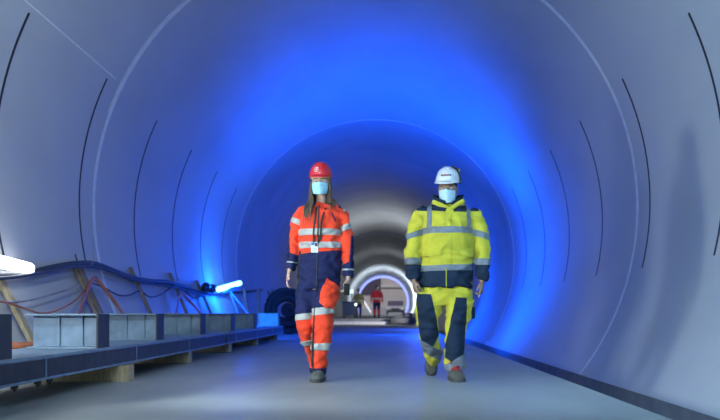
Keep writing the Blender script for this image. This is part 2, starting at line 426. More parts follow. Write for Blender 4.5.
cable([(92, 283), (103, 287), (118, 295), (130, 295), (140, 291), (150, 297), (162, 294), (172, 286)], .013, M_cable, 'thin black cable drooping between the slim timber props', mg=.1)
cable([(172, 286), (182, 288), (192, 297), (203, 296), (212, 290)], .014, M_cable, 'thin black cable drooping close to the blue lamp', mg=.1)
cable([(75.5, 254), (76, 257), (78, 262), (82, 266), (86, 262)], .009, M_cable, 'thin black lead hanging out of the wall slot above the cables', mg=.03)
cable([(93.5, 236), (94, 255), (93, 262), (90, 268)], .005, M_wire, 'fine pale string tied round the thick cable', mg=.14)
def strap(px, lab):
    pts = wallpath(px, .2)
    for i, p in enumerate(pts): p.x += .28*max(0, (1.15-p.z))*.6
    bm = bmesh.new(); loft(bm, [(*p, .034, .014) for p in pts], 10, 6, ref=Vector((1, 0, 0)))
    tag(link_mesh('hose', bm, M_hose, origin=pts[0], smooth=True), lab, 'hose', 'orange hoses on the left wall')
strap([(66, 326), (72, 311), (80, 297), (86, 286), (91, 279.5), (95, 279.5), (100, 287), (106, 297), (112, 307), (119, 322)], 'orange hose bent into an arch above the first whole stub')
strap([(167, 318), (172, 309), (175, 300), (178, 295.5), (181.5, 295), (186, 301), (191, 307), (196, 316)], 'dark orange hose arch above the third whole stub')
# orange hose on floor at far left
bm = bmesh.new(); tube(bm, [Vector((-3.3, 6.3, .30)), W(2, 344.5, 6.9), W(18, 346, 7.0), W(32, 345, 7.15), W(50, 343, 7.6)], .035, 10, 6)
tag(link_mesh('hose', bm, M_hose, origin=W(18, 346, 7.0), smooth=True), 'orange hose lying level behind the girder at the left picture edge', 'hose')

# ------------------------------------------------------------------ tube lamps
def tube_lamp(p0, p1, r, m, lab, capm=M_plastic):
    p0 = Vector(p0); p1 = Vector(p1); t = thing('tube_lamp', lab, 'lamp', p0)
    d = (p1-p0).normalized(); bm = bmesh.new(); n = 8
    L = (p1-p0).length
    rings = []
    for k in range(n+1):
        a = k/n*PI/2; rings.append((*(p0+d*(r-r*math.cos(a))), r*math.sin(a), r*math.sin(a)))
    for k in range(n+1):
        a = PI/2-k/n*PI/2; rings.append((*(p1-d*(r-r*math.cos(a))), r*math.sin(a), r*math.sin(a)))
    loft(bm, rings, 20, 1, ref=Vector((.2, .3, .9))); link_mesh('glowing_tube', bm, m, t, origin=p0, smooth=True)
    bm = bmesh.new(); up = Vector((-1, 0, 0))*(r*.75)
    obox(bm, p0+up+d*.1, p1+up-d*.1, r*1.1, r*.5, Vector((0, 0, 1))); link_mesh('housing', bm, capm, t, origin=p0)
    return t
tube_lamp(W(-22, 256.5, 7.45), W(31, 269, 8.55), .062, M_tube, 'glaring white tube lamp on the left wall at the picture edge')
tl = tube_lamp(W(218, 289.5, 17.9), W(240, 283, 20.0), .062, M_tubeb, 'glaring blue-white tube lamp low on the left wall')
t = thing('lamp_stand', 'thin splayed metal stand under the blue-white tube lamp', 'stand', (-3.10, 18.9, 0))
b = Vector(t.location); top = W(230, 291.5, 18.7)
for dx, dy in ((-.25, .25), (-.12, -.35), (.30, .30), (.34, -.25)):
    bm = bmesh.new(); tube(bm, [top, Vector((b.x+dx, b.y+dy, .0))], .020, 8, 1); link_mesh('leg', bm, M_steel, t, origin=b)
bm = bmesh.new(); obox(bm, W(222, 291, 18.4), W(239, 288, 19.3), .10, .05, Vector((0, 0, 1))); link_mesh('cross_bar', bm, M_steel, t, origin=b)
tag(link_mesh('kerb_beam', bx((-2.75, 39.3, 0), (.25, 39.7, .15), .01), mat('pale_kerb', (.72, .72, .68), .7), origin=(-1.2, 39.5, 0)), 'long pale kerb beam on the floor in front of the distant walkers', 'kerb')
# junction of black couplings on the cable near blue lamp
for i, (u, v, lab) in enumerate(((206, 287, 'black cable coupling left of the blue lamp, the outer one'), (212, 288.5, 'black cable coupling left of the blue lamp, the one touching it'))):
    c = wallpath([(u, v)], .22)[0]; bm = bmesh.new(); ellipsoid(bm, c, (.09, .14, .10)); tube(bm, [c+Vector((0, -.25, -.04)), c, c+Vector((0, .25, .02))], .05, 10, 3)
    tag(link_mesh('cable_coupling', bm, M_plastic, origin=c, smooth=True), lab, 'cable coupling', 'couplings by the blue lamp')
# leaning rods beyond the lamp
for i, (u0, v0, u1, v1, lab) in enumerate(((244, 289, 250, 318, 'thin dark rod leaning right after the blue lamp'), (258, 290, 258, 320, 'upright dark rod on the wall beyond the blue lamp'), (272, 289, 264, 322, 'dark rod leaning towards the blue lamp, farthest of the rods'),
                                          (268, 291, 276, 320, 'dark rod crossing the farthest one by the hose coil'))):
    a = W(u0, v0, 20.2+i*.9); bq = Vector((max(-3.36, W(u1, v1, 20.2+i*.9).x+.05), 20.1+i*.9, 0)); bm = bmesh.new(); obox(bm, a, bq, .11, .06)
    tag(link_mesh('leaning_rod', bm, M_wood2, origin=bq), lab, 'rod', 'rods beyond the blue lamp')
# big hose coil
def coil(c, Rs, r, lab, ax):
    bm = bmesh.new(); pts = []
    n = 20*len(Rs); sd = Vector((ax[1], -ax[0], 0)); rn = random.Random(len(Rs))
    for i in range(n+1):
        a = 2*PI*i/20; k = min(i//20, len(Rs)-1); k2 = min(k+1, len(Rs)-1); f = (i % 20)/20
        rr = Rs[k]*(1-f)+Rs[k2]*f; off = ((k*7) % 5-2)*r*1.6
        off2 = ((k2*7) % 5-2)*r*1.6; off = off*(1-f)+off2*f
        pts.append(Vector((c[0]+rr*math.cos(a)*ax[0], c[1]+rr*math.cos(a)*ax[1], c[2]+rr*math.sin(a)*.97))+sd*off)
    tube(bm, pts, r, 8, 2)
    tag(link_mesh('hose_coil', bm, M_coil, origin=(c[0], c[1], 0), smooth=True), lab, 'hose coil', 'hose coils beyond the girders')
M_coil = mat('coil_rubber', (.014, .016, .02), .85, .3)
coil((-2.60, 21.2, .63), (.60, .54, .60, .47, .56, .40, .52, .33, .46, .26, .40, .18, .12, .08, .05), .052, 'big upright coil of dark hose past the end of the girders', (.85, .5))
coil((-2.05, 22.6, .43), (.40, .34, .40, .28, .36, .20, .31, .14), .045, 'smaller dark hose coil on the floor between the big coil and walkers', (.6, .8))

# ------------------------------------------------------------------ people
class Fig:
    """a clothed walking figure; limb lists are kept for splitting garments"""
    def __init__(s, name_label, base):
        s.t = thing('person', name_label, 'person', base); s.b = Vector(base); s.limbs = {}
def ringpx(u, v, Y, rpx, ry, z=None):
    p = W(u, v, Y); return (p.x, p.y, p.z, rpx*Y/800, ry)
def seg_dist(p, a, b):
    d = b-a; t = max(0, min(1, (p-a).dot(d)/max(d.length_squared, 1e-9))); return (p-a-d*t).length, t
def classify(limbs, p):
    best = None; bn = None
    for n, R in limbs.items():
        for i in range(len(R)-1):
            a = Vector(R[i][:3]); b = Vector(R[i+1][:3]); d, t = seg_dist(p, a, b)
            r = R[i][3]*(1-t)+R[i+1][3]*t; q = d-r
            if best is None or q < best: best = q; bn = n
    return bn
def region(src, planes, off, m, name, parent, base, limbs=None, limb=None, front=None, label=None, thick=.003, rough=None):
    bm = src.copy()
    for co, no in planes:
        bmesh.ops.bisect_plane(bm, geom=bm.verts[:]+bm.edges[:]+bm.faces[:], plane_co=co, plane_no=no, clear_outer=True)
    kill = []
    bm.normal_update()
    for f in bm.faces:
        c = f.calc_center_median()
        if front is not None and f.normal.y*front < .05: kill.append(f); continue
        if limb and classify(limbs, c) not in limb: kill.append(f)
    bmesh.ops.delete(bm, geom=kill, context='FACES')
    if not bm.verts: bm.free(); return None
    nrm = [v.normal.copy() for v in bm.verts]
    for v, n in zip(bm.verts, nrm): v.co += n*off
    o = link_mesh(name, bm, m, parent, origin=base, smooth=True)
    md = o.modifiers.new('cloth', 'SOLIDIFY'); md.thickness = thick; md.offset = -1
    if label: o['label'] = label
    return o
def hband(v0, v1, Y, tilt=0, u=0):
    """planes of a band between image heights v0 (top) and v1 (bottom); tilt = rise to the right (dv per du) about column u"""
    n = Vector((tilt, 0, 1)).normalized()
    return [(W(u, v0, Y), n), (W(u, v1, Y), -n)]
def poly(px, Y):
    P = [W(u, v, Y) for u, v in px]; c = sum(P, Vector())/len(P); out = []
    for i in range(len(P)):
        a = P[i]; b = P[(i+1) % len(P)]; d = b-a; n = Vector((d.z, 0, -d.x)).normalized()
        if n.dot(c-a) > 0: n = -n
        out.append((a, n))
    return out
def head(bm, c, sc=1.0, yaw=0, pitch=0, male=False):
    q = bmesh.ops.create_uvsphere(bm, u_segments=64, v_segments=44, radius=1)['verts']
    g = lambda x, m, s: math.exp(-((x-m)/s)**2)
    M = Matrix.Translation(c) @ Matrix.Rotation(yaw, 4, 'Z') @ Matrix.Rotation(pitch, 4, 'X') @ Matrix.Scale(sc, 4)
    for v in q:
        x, y, z = v.co
        X, Y_, Z = x*.076, y*.096, z*.116
        if z < 0:
            k = (-z)**1.4; X *= 1-.30*k; Y_ *= 1-.12*k
            if y > 0: Y_ *= 1-.45*k
        if y < 0:
            f = 1
            Y_ -= .024*g(X, 0, .012)*g(Z, -.018, .020)+.010*g(X, 0, .010)*g(Z, .006, .016)   # nose
            Y_ += .011*(g(X, .032, .016)+g(X, -.032, .016))*g(Z, .006, .011)                  # sockets
            Y_ -= .006*g(abs(X), .03, .028)*g(Z, .030, .010)*(1.4 if male else .7)            # brow
            Y_ -= .007*g(X, 0, .024)*g(Z, -.055, .010)                                        # lips
            Y_ -= .010*g(X, 0, .022)*g(Z, -.095, .016)                                        # chin
            Y_ -= .005*g(abs(X), .045, .018)*g(Z, -.022, .018)                                # cheek
        v.co = M @ Vector((X, Y_, Z))
    for s in (-1, 1):
        ellipsoid(bm, M @ Vector((s*.076, .012, -.008)), (.009*sc, .020*sc, .032*sc), rot=Matrix.Rotation(yaw, 3, 'Z'), u=14, v=10)
    return M
def hand(bm, wr, d, s, n, sc=1.0, curl=.35, point=False):
    """wr wrist, d along the hand, s towards the thumb, n palm side"""
    d = d.normalized(); s = (s-d*s.dot(d)).normalized(); n = (n-d*n.dot(d)-s*n.dot(s)).normalized()
    P = lambda a, b, c: wr+(d*a+s*b+n*c)*sc
    rg = [(*P(-.05, 0, 0), .026*sc, .024*sc), (*P(.0, 0, 0), .027*sc, .021*sc), (*P(.03, .002, 0), .036*sc, .017*sc), (*P(.07, 0, .002), .041*sc, .015*sc), (*P(.092, 0, .004), .038*sc, .011*sc)]
    # ra goes along sd = t x ref ; use ref = n
    loft(bm, rg, 16, 3, ref=n)
    for i, (o, L) in enumerate(((.031, .072), (.011, .082), (-.010, .076), (-.030, .060))):
        c0 = curl*(.75+.25*i)
        if point and i == 0: c0 = .08
        pts = [P(.070, o*.9, .002), P(.092, o, .004)]
        ang = 0; cur = [.092, o, .004]
        for kk, fr in enumerate((.45, .30, .25)):
            ang += c0*(.8, 1.2, .8)[kk]
            cur = [cur[0]+L*fr*math.cos(ang), cur[1]+o*.05, cur[2]+L*fr*math.sin(ang)]; pts.append(P(*cur))
        rr = (.0095, .0098, .0088, .0084, .0068)
        loft(bm, [(*p, r*sc, r*sc) for p, r in zip(pts, rr)], 10, 3, ref=n)
        ellipsoid(bm, pts[-1], (.0068*sc,)*3, u=8, v=6)
    pts = [P(.012, .018, .004), P(.035, .042, .010), P(.060, .055, .018), P(.084, .058, .026)]
    loft(bm, [(*p, r*sc, r*sc) for p, r in zip(pts, (.014, .0125, .0105, .0078))], 10, 3, ref=n)
    ellipsoid(bm, pts[-1], (.0078*sc,)*3, u=8, v=6)
def inner(R, k=.72, mn=.03):
    return [(r[0], r[1], r[2], max(mn, r[3]*k), max(mn, r[4]*k)) for r in R]
def build_body(t, base, torso, arms, legs, neck, hc, sc, yaw, pitch, male, hands, skin):
    bm = bmesh.new()
    loft(bm, inner(torso, .74), 24, 3, horizontal=True)
    for a in arms: loft(bm, inner(a, .62), 16, 3)
    for l in legs: loft(bm, inner(l, .62), 16, 3)
    loft(bm, neck, 18, 3)
    M = head(bm, hc, sc, yaw, pitch, male)
    for h in hands: hand(bm, **h)
    b2 = remesh(bm, .0055, 3, .5)
    o = link_mesh('body', b2, skin, t, origin=base, smooth=True)
    return M
def dome(M, a, b, h, z0, m, name, parent, base, brim=.035, back=.012):
    """hard hat in head space: half width a, half depth b, height h above z0"""
    bm = bmesh.new(); nu = 48; nv = 14; rings = []
    for j in range(nv+1):
        ph = j/nv*PI/2; rr = math.cos(ph)**.8 if j < nv else 0; zz = math.sin(ph)
        ring = []
        for i in range(nu):
            th = 2*PI*i/nu
            x, y = math.cos(th)*a*rr, math.sin(th)*b*rr
            z = z0+h*zz
            z += .006*math.exp(-((abs(x)-.022)/.006)**2)*min(1, zz*1.4) + .004*math.exp(-(x/.012)**2)*zz
            ring.append(bm.verts.new(M @ Vector((x, y, z))))
        rings.append(ring)
    for j in range(nv):
        for i in range(nu):
            q = (rings[j][i], rings[j][(i+1) % nu], rings[j+1][(i+1) % nu], rings[j+1][i])
            bm.faces.new(q)
    bmesh.ops.remove_doubles(bm, verts=bm.verts, dist=.0004)
    o = link_mesh(name, bm, m, parent, origin=base, smooth=True)
    s = o.modifiers.new('shell', 'SOLIDIFY'); s.thickness = .004; s.offset = 1
    # brim as a sub-part
    bm = bmesh.new(); pr = None; first = None
    for i in range(nu):
        th = 2*PI*i/nu; fr = max(0, -math.sin(th)); ex = back+brim*fr**1.6
        c, s_ = math.cos(th), math.sin(th)
        drop = -.006-.016*fr**2
        prof = [(a, b, 0), (a+ex*.6, b+ex*.6, drop*.5), (a+ex, b+ex, drop), (a+ex, b+ex, drop-.005), (a+ex*.5, b+ex*.5, drop*.5-.006), (a-.006, b-.006, -.004)]
        r = [bm.verts.new(M @ Vector((c*p[0], s_*p[1], z0+.003+p[2]))) for p in prof]
        if pr:
            for j in range(6): bm.faces.new((pr[j], r[j], r[(j+1) % 6], pr[(j+1) % 6]))
        else: first = r
        pr = r
    for j in range(6): bm.faces.new((pr[j], first[j], first[(j+1) % 6], pr[(j+1) % 6]))
    bmesh.ops.recalc_face_normals(bm, faces=bm.faces)
    link_mesh('brim', bm, m, o, origin=None, smooth=True).location = -Vector(base)
    return o
def fixloc(o, base):  # child of a child built in world space
    o.location = -Vector(base); return o
def mask(M, parent, base, m, zt=.0, zl=.098, tp=.018):
    bm = bmesh.new(); nx, nz = 24, 18; g = []
    for j in range(nz+1):
        w_ = j/nz; z = zt-zl*w_
        row = []
        hw = .072-tp*w_**2-.006*(1-w_)**3
        for i in range(nx+1):
            s = i/nx*2-1; x = s*hw
            y = -.100-.018*math.exp(-((w_-.28)/.3)**2)*math.exp(-(s/.45)**2)-.010*math.exp(-((w_-.8)/.3)**2)*math.exp(-(s/.6)**2)
            y += .055*abs(s)**2.2+.012*max(0, w_-.75)*4*.6
            y -= .0022*math.sin(w_*PI*7)*(1-abs(s)**6)
            z2 = z+.010*(1-abs(s))**1.5*(1-w_)-.008*(1-s*s)*w_
            row.append(bm.verts.new(M @ Vector((x, y, z2))))
        g.append(row)
    for j in range(nz):
        for i in range(nx): bm.faces.new((g[j][i], g[j][i+1], g[j+1][i+1], g[j+1][i]))
    bmesh.ops.recalc_face_normals(bm, faces=bm.faces)
    o = link_mesh('face_mask', bm, m, parent, origin=base, smooth=True)
    s = o.modifiers.new('cloth', 'SOLIDIFY'); s.thickness = .002
    for sd in (-1, 1):
        bm = bmesh.new(); tube(bm, [M @ Vector(p) for p in ((sd*.062, -.045, -.008), (sd*.074, -.01, .012), (sd*.080, .022, .010), (sd*.078, .020, -.03), (sd*.068, -.01, -.06), (sd*.050, -.05, -.088))], .0018, 6, 4)
        fixloc(link_mesh('ear_loop', bm, m, o), base)
    return o
def eyes(M, parent, base, iris):
    wh = mat('eye_white', (.75, .72, .70), .3, .02); sk = mat(iris, (.06, .035, .02), .3, .05)
    for s in (-1, 1):
        bm = bmesh.new(); ellipsoid(bm, M @ Vector((s*.032, -.0765, .006)), (.012, .008, .0075), u=16, v=12); e = link_mesh('eye', bm, wh, parent, origin=base, smooth=True)
        bm = bmesh.new(); ellipsoid(bm, M @ Vector((s*.031, -.0835, .0055)), (.0055, .003, .0058), u=12, v=8); fixloc(link_mesh('iris', bm, sk, e), base)
        bm = bmesh.new(); tube(bm, [M @ Vector((s*x, y, z)) for x, y, z in ((.014, -.091, .024), (.032, -.092, .029), (.050, -.080, .023))], .0035, 8, 4); link_mesh('eyebrow', bm, mat('brow_hair', (.05, .035, .025), .8), parent, origin=base)
def boot(parent, base, heel, d, L, m, ms, roll=0, pitch=0, lace=None, wd=1.0):
    """heel = point on ground under the heel, d = toe direction (horizontal), pitch lifts heel (rotation about toe)"""
    d = Vector(d).normalized(); sd = Vector((-d.y, d.x, 0))
    toe = Vector(heel)+d*L
    Rm = Matrix.Translation(toe) @ Matrix.Rotation(pitch, 4, sd) @ Matrix.Translation(-toe)
    def P(a, b, c): return Rm @ (Vector(heel)+d*a+sd*b+Vector((0, 0, c)))
    bm = bmesh.new()
    prof = [(0.0, .030, .05, .055), (.03, .037, .062, .062), (.08, .037, .068, .066), (.13, .041, .058, .055), (.18, .047, .047, .044), (.225, .046, .042, .036), (.262, .036, .036, .026), (.28, .015, .030, .012)]
    k = L/.28; prev = None
    for a, hw, zc, hz in prof:
        ring = [];
        for j in range(20):
            th = 2*PI*j/20; z = zc+hz*math.sin(th); z = max(z, .020)
            ring.append(bm.verts.new(P(a*k, hw*wd*math.cos(th), z)))
        if prev:
            for j in range(20): bm.faces.new((prev[j], prev[(j+1) % 20], ring[(j+1) % 20], ring[j]))
        else: bm.faces.new(ring[::-1])
        prev = ring
    bm.faces.new(prev)
    pv = None
    for a, z, hw, hd in ((.075, .06, .040, .062), (.07, .11, .042, .055), (.06, .15, .046, .055), (.055, .20, .050, .058)):
        ring = [bm.verts.new(P(a*k+hd*math.sin(2*PI*j/20), hw*wd*math.cos(2*PI*j/20), z)) for j in range(20)]
        if pv:
            for j in range(20): bm.faces.new((pv[j], pv[(j+1) % 20], ring[(j+1) % 20], ring[j]))
        else: bm.faces.new(ring[::-1])
        pv = ring
    bm.faces.new(pv)
    b2 = remesh(bm, .007, 4)
    o = link_mesh('boot', b2, m, parent, origin=base, smooth=True)
    bm = bmesh.new(); outl = [(-.006, .022), (.03, .040), (.08, .038), (.13, .043), (.18, .050), (.225, .049), (.265, .036), (.288, .012)]
    pl = [(a, -b) for a, b in outl]+[(a, b) for a, b in outl[::-1]]
    lo = [bm.verts.new(P(a*k, b*wd, .0)) for a, b in pl]; hi = [bm.verts.new(P(a*k, b*wd, .028)) for a, b in pl]
    bm.faces.new(lo[::-1]); bm.faces.new(hi)
    for i in range(len(pl)): bm.faces.new((lo[i], lo[(i+1) % len(pl)], hi[(i+1) % len(pl)], hi[i]))
    bmesh.ops.recalc_face_normals(bm, faces=bm.faces)
    fixloc(link_mesh('sole', bm, ms, o), base)
    if lace:
        bm = bmesh.new()
        for i in range(5):
            a = .17-.022*i; z = .088+.017*i
            s2 = 1 if i % 2 else -1
            tube(bm, [P(a*k, -.032*s2*wd, z-.012), P(a*k+.012, 0, z+.016), P((a-.02)*k, .034*s2*wd, z+.006)], .0085, 6, 3)
        for s2 in (-1, 1): tube(bm, [P(.10*k, 0, .158), P(.125*k, .03*s2, .175), P(.14*k, .045*s2, .150), P(.11*k, .0, .155)], .008, 6, 3)
        l = fixloc(link_mesh('laces', bm, lace, o), base)
    return o

M_skinW = mat('skin_fair', (.48, .29, .22), .5, .08, 12)
M_skinM = mat('skin_tan', (.27, .155, .11), .5, .10, 12)
M_or = mat('cloth_orange', (.74, .05, .016), .75, .10, 12, .25, 130, sheen=.1)
M_nv = mat('cloth_navy', (.010, .013, .065), .8, .22, 10, .3, 130)
M_nv2 = mat('cloth_dark_blue', (.007, .018, .042), .75, .22, 10, .3, 130)
M_yl = mat('cloth_yellow', (.50, .44, .035), .75, .10, 12, .25, 130, sheen=.1)
M_rf = mat('reflective_tape', (.34, .345, .33), .45, .10, 20, .2, 200)
M_rf2 = mat('reflective_tape_grey', (.15, .165, .19), .45, .10, 20, .2, 200)
M_mask = mat('mask_blue', (.30, .58, .72), .7, .04, 20, .15, 150)
M_hair = mat('brown_hair', (.075, .045, .03), .55, .5, 60, .5, 200, stretch=(4, 4, .3), col2=(.16, .10, .065))
M_red = mat('hard_hat_red', (.50, .012, .025), .32, .04, coat=.4)
M_wht = mat('hard_hat_white', (.62, .63, .66), .32, .03, coat=.4)
M_bootg = mat('boot_grey', (.10, .10, .09), .7, .3, 20, .3, 90)
M_bootb = mat('boot_dusty', (.085, .082, .07), .75, .3, 20, .3, 90)
M_sole = mat('rubber_sole', (.05, .05, .05), .8, .2)
M_lace = mat('red_laces', (.35, .015, .02), .7, .1)
M_wm = mat('white_mark', (.75, .6, .6), .5, .02)

# ---------------- woman
YT = 6.74; YF = 6.61
bw = Vector((W(319, 382, YF).x, 6.7, 0))
tw = thing('person', 'person in orange and navy coverall, red hard hat and face mask, walking', 'person', bw)
torsoW = [ringpx(320.5, 203.5, YT+.02, 7.5, .062), ringpx(320.5, 206, YT+.02, 13, .080), ringpx(320.8, 210, YT+.01, 18.5, .098), ringpx(320.6, 218, YT, 19.6, .118), ringpx(320.3, 229, YT-.01, 19.5, .128), ringpx(320.3, 242, YT, 19.8, .116),
          ringpx(320.4, 253, YT, 20.6, .120), ringpx(319.5, 266, YT, 21, .130), ringpx(319.2, 280, YT, 20.8, .135), ringpx(319.2, 290, YT, 18.5, .118)]
armLW = [ringpx(307, 209.5, YT+.01, 5.5, .055), ringpx(301.3, 214.5, YT+.01, 6.6, .062), ringpx(297.5, 222, YT+.01, 6.1, .060), ringpx(295, 232, YT+.02, 5.9, .057), ringpx(294, 243, YT+.02, 5.8, .055), ringpx(293.2, 253, YT, 5.4, .052), ringpx(291.6, 263, YT-.03, 4.9, .046), ringpx(290.2, 270.5, YT-.05, 4.4, .040)]
armRW = [ringpx(335, 209.5, YT+.01, 5.5, .055), ringpx(340.2, 214, YT+.01, 6.8, .062), ringpx(344.3, 222, YT+.01, 6.5, .060), ringpx(345.8, 232, YT+.01, 6.5, .058), ringpx(347.2, 243, YT, 6.5, .055), ringpx(348.3, 255, YT-.02, 5.9, .052), ringpx(348.5, 267, YT-.05, 5.3, .046), ringpx(348.2, 276.5, YT-.07, 4.9, .041)]
legLW = [ringpx(309.5, 281, YT, 11, .10), ringpx(308, 292, YT+.02, 11.4, .105), ringpx(306.3, 303, YT+.02, 10.3, .095), ringpx(304.8, 315, YT+.02, 9.0, .082), ringpx(306, 328, YT+.05, 8.4, .075), ringpx(309.5, 341, YT+.18, 8.0, .068), ringpx(314.5, 354, YT+.33, 7.4, .060), ringpx(317.5, 364, YT+.44, 7.0, .056)]
legRW = [ringpx(328.5, 281, YT, 11.2, .10), ringpx(326.2, 292, YT-.02, 12.2, .108), ringpx(324.3, 303, YT-.03, 11.4, .10), ringpx(323, 313, YT-.05, 10.6, .088), ringpx(322.2, 326, YT-.07, 10.6, .080), ringpx(320.9, 340, YT-.07, 9.7, .078), ringpx(319.9, 352, YT-.06, 8.9, .076), ringpx(319.1, 363, YT-.04, 8.6, .076), ringpx(318.8, 373, YT-.03, 8.9, .078)]
hcW = W(320.8, 182.8, YT+.01)
hands = [dict(wr=W(289, 272.5, YT-.06), d=Vector((-.20, -.12, -1)), s=Vector((0, -1, 0)), n=Vector((1, .1, 0)), sc=.80, curl=.35),
         dict(wr=W(348.3, 279, YT-.08), d=Vector((-.03, -.15, -1)), s=Vector((-.35, -1, 0)), n=Vector((-1, .3, 0)), sc=.84, curl=.75)]
neck = [(*W(321, 208, YT+.02), .05, .05), (*W(321.3, 200, YT+.02), .043, .046), (*W(321, 190, YT+.02), .045, .05)]
MW = build_body(tw, bw, torsoW, (armLW, armRW), (legLW, legRW), neck, hcW, .98, rad(-4), rad(4), False, hands, M_skinW)
limbsW = {'torso': torsoW, 'al': armLW, 'ar': armRW, 'll': legLW, 'lr': legRW}
bm = bmesh.new(); loft(bm, torsoW, 32, 4, horizontal=True, power=2.3)
for a in (armLW, armRW, legLW, legRW): loft(bm, a, 20, 4)
src = wrinkle(remesh(bm, .0105, 4), .022, 7.5, 1)
cw = link_mesh('coverall', src.copy(), M_or, tw, origin=bw, smooth=True)
def RW(planes, off, m, name, limb=None, front=None, label=None):
    o = region(src, planes, off, m, name, cw, bw, limbsW, limb, front, label)
    return o
T_, AL, AR, LL, LR = ('torso',), ('al',), ('ar',), ('ll',), ('lr',)
# navy areas
RW(hband(252.8, 306, YT, -.1, 320), .002, M_nv, 'navy_lower_panel', ('torso', 'll', 'lr'))
RW(hband(300, 315, YT), .0026, M_nv, 'navy_thigh_panel', LL)
RW(hband(300, 309, YT), .0026, M_nv, 'navy_thigh_panel', LR)
RW(hband(254, 280, YT, .35, 293), .002, M_nv, 'navy_cuff', AL)
RW(hband(263, 285, YT, -.45, 348), .002, M_nv, 'navy_cuff', AR)
RW(poly([(280, 232), (289.6, 232), (290.6, 262), (280, 262)], YT), .002, M_nv, 'navy_elbow_panel', AL)
RW(poly([(351.3, 236), (360, 236), (360, 268), (349.6, 268)], YT), .002, M_nv, 'navy_elbow_panel', AR)
RW(hband(198, 208.6, YT, 0), .002, M_nv, 'navy_shoulder_panel', AR)
RW(hband(367.5, 385, YT), .002, M_nv, 'navy_hem_panel', LR)
# tapes
TP = .0045
RW(hband(230, 236, YT), TP, M_rf, 'reflective_band', T_); RW(hband(242.6, 248.8, YT), TP, M_rf, 'reflective_band', T_)
RW(hband(219, 224.7, YT, .45, 297), TP, M_rf, 'reflective_band', AL); RW(hband(225.2, 231.2, YT, -.42, 345), TP, M_rf, 'reflective_band', AR)
RW(hband(261.8, 263.2, YT, .1, 291), TP, M_rf, 'cuff_piping', AL); RW(hband(269.2, 270.8, YT, 0), TP, M_rf, 'cuff_piping', AR)
RW(hband(313.6, 319.8, YT, -.1, 303), TP, M_rf, 'reflective_band', LL); RW(hband(307.4, 314.6, YT, -.12, 323), TP, M_rf, 'reflective_band', LR)
RW(hband(340.5, 345.5, YT+.15, -.2, 307), TP, M_rf, 'reflective_band', LL); RW(hband(342.8, 349.8, YT, -.02, 320), TP, M_rf, 'reflective_band', LR)
RW(poly([(342, 205), (346, 207), (346, 212), (343.5, 212)], YT), TP, M_rf, 'shoulder_piping', AR)
# orange thigh pocket, zip, pocket edge
RW(poly([(327.6, 278), (337.8, 286), (338.6, 297), (333.5, 309), (325.5, 307.5), (321, 302), (322.2, 292)], YT), .011, M_or, 'thigh_pocket', None, -1)
RW(poly([(328.2, 285), (338.6, 292), (338.6, 294.5), (327.6, 287.5)], YT), .015, M_or, 'pocket_flap', None, -1)
RW(poly([(319.4, 206), (320.6, 206), (318.6, 292), (317.2, 292)], YT), .0065, M_slot, 'front_zip', T_, -1)
RW(poly([(316, 306), (317.6, 306), (315.6, 345), (315.0, 373), (312.8, 373), (313.4, 345)], YT), .0068, M_slot, 'leg_zip', LR, -1)
RW(poly([(331.4, 214), (332.6, 214), (336.6, 222.5), (335.6, 223.2)], YT), .0065, M_nv, 'chest_pocket_edge', T_, -1)
RW(poly([(300, 252), (302.0, 252), (299.5, 286), (297.6, 286)], YT), .005, M_slot, 'side_zip', None, -1)
# collar
def collar(parent, base, c, rx, ry, h, m, a0, a1, flare=.01, lean=.0, th=.010):
    bm = bmesh.new(); n = 36; pr = None
    for i in range(n+1):
        a = a0+(a1-a0)*i/n; cs, sn = math.cos(a), math.sin(a)
        hh = h*(.15+.85*(1-max(0, -sn))**.6)
        r = [bm.verts.new(Vector((c.x+cs*(rx+k0), c.y+sn*(ry+k0)-lean*z, c.z+z))) for k0, z in ((0, -.025), (flare*.5, hh*.6), (flare, hh), (flare-th, hh), (flare*.5-th, hh*.5), (-th, -.025))]
        if pr:
            for j in range(6): bm.faces.new((pr[j], r[j], r[(j+1) % 6], pr[(j+1) % 6]))
        else: bm.faces.new(r[::-1])
        pr = r
    bm.faces.new(pr); bmesh.ops.recalc_face_normals(bm, faces=bm.faces)
    return fixloc(link_mesh('collar', bm, m, parent, smooth=True), base)
collar(cw, bw, W(320.6, 206, YT+.015), .075, .072, .05, M_nv, rad(-55), rad(235))
# hair
def hair_strand(bm, pts, r): loft(bm, [(*p, r*k, r*k*.6) for p, k in zip(pts, (.6, 1, 1.05, 1, .85, .5, .12))], 7, 3, ref=Vector((0, -1, .1)).normalized())
bm = bmesh.new()
for i in range(56):
    s = -1 if i % 2 else 1; k = random.random(); k2 = random.random(); k3 = random.random()
    y0 = -.045+.10*k
    f = 1-k
    a = MW @ Vector((s*(.070+.006*k2), y0, .020)); b_ = MW @ Vector((s*(.080+.006*k2), y0+.004, -.03)); c = MW @ Vector((s*(.077+.014*k2), y0-.005, -.075))
    ln = (.09+.08*k3) if s < 0 else (.03+.05*k3)
    e = W(320.8, 203, YT)+Vector((s*(.055+.045*k2), -.040-.065*f, 0)); g = e+Vector((s*(.008+.022*k2), -.035*f-.012, -ln*.45)); h_ = g+Vector((s*.006*k3-.004, -.012*f, -ln*.42)); j = h_+Vector((s*.005*(k2-.4), 0, -.04*k3-.02))
    if s > 0: g.z += .035; h_.z += .05; j.z += .055
    hair_strand(bm, [a, b_, c, e, g, h_, j], .0070)
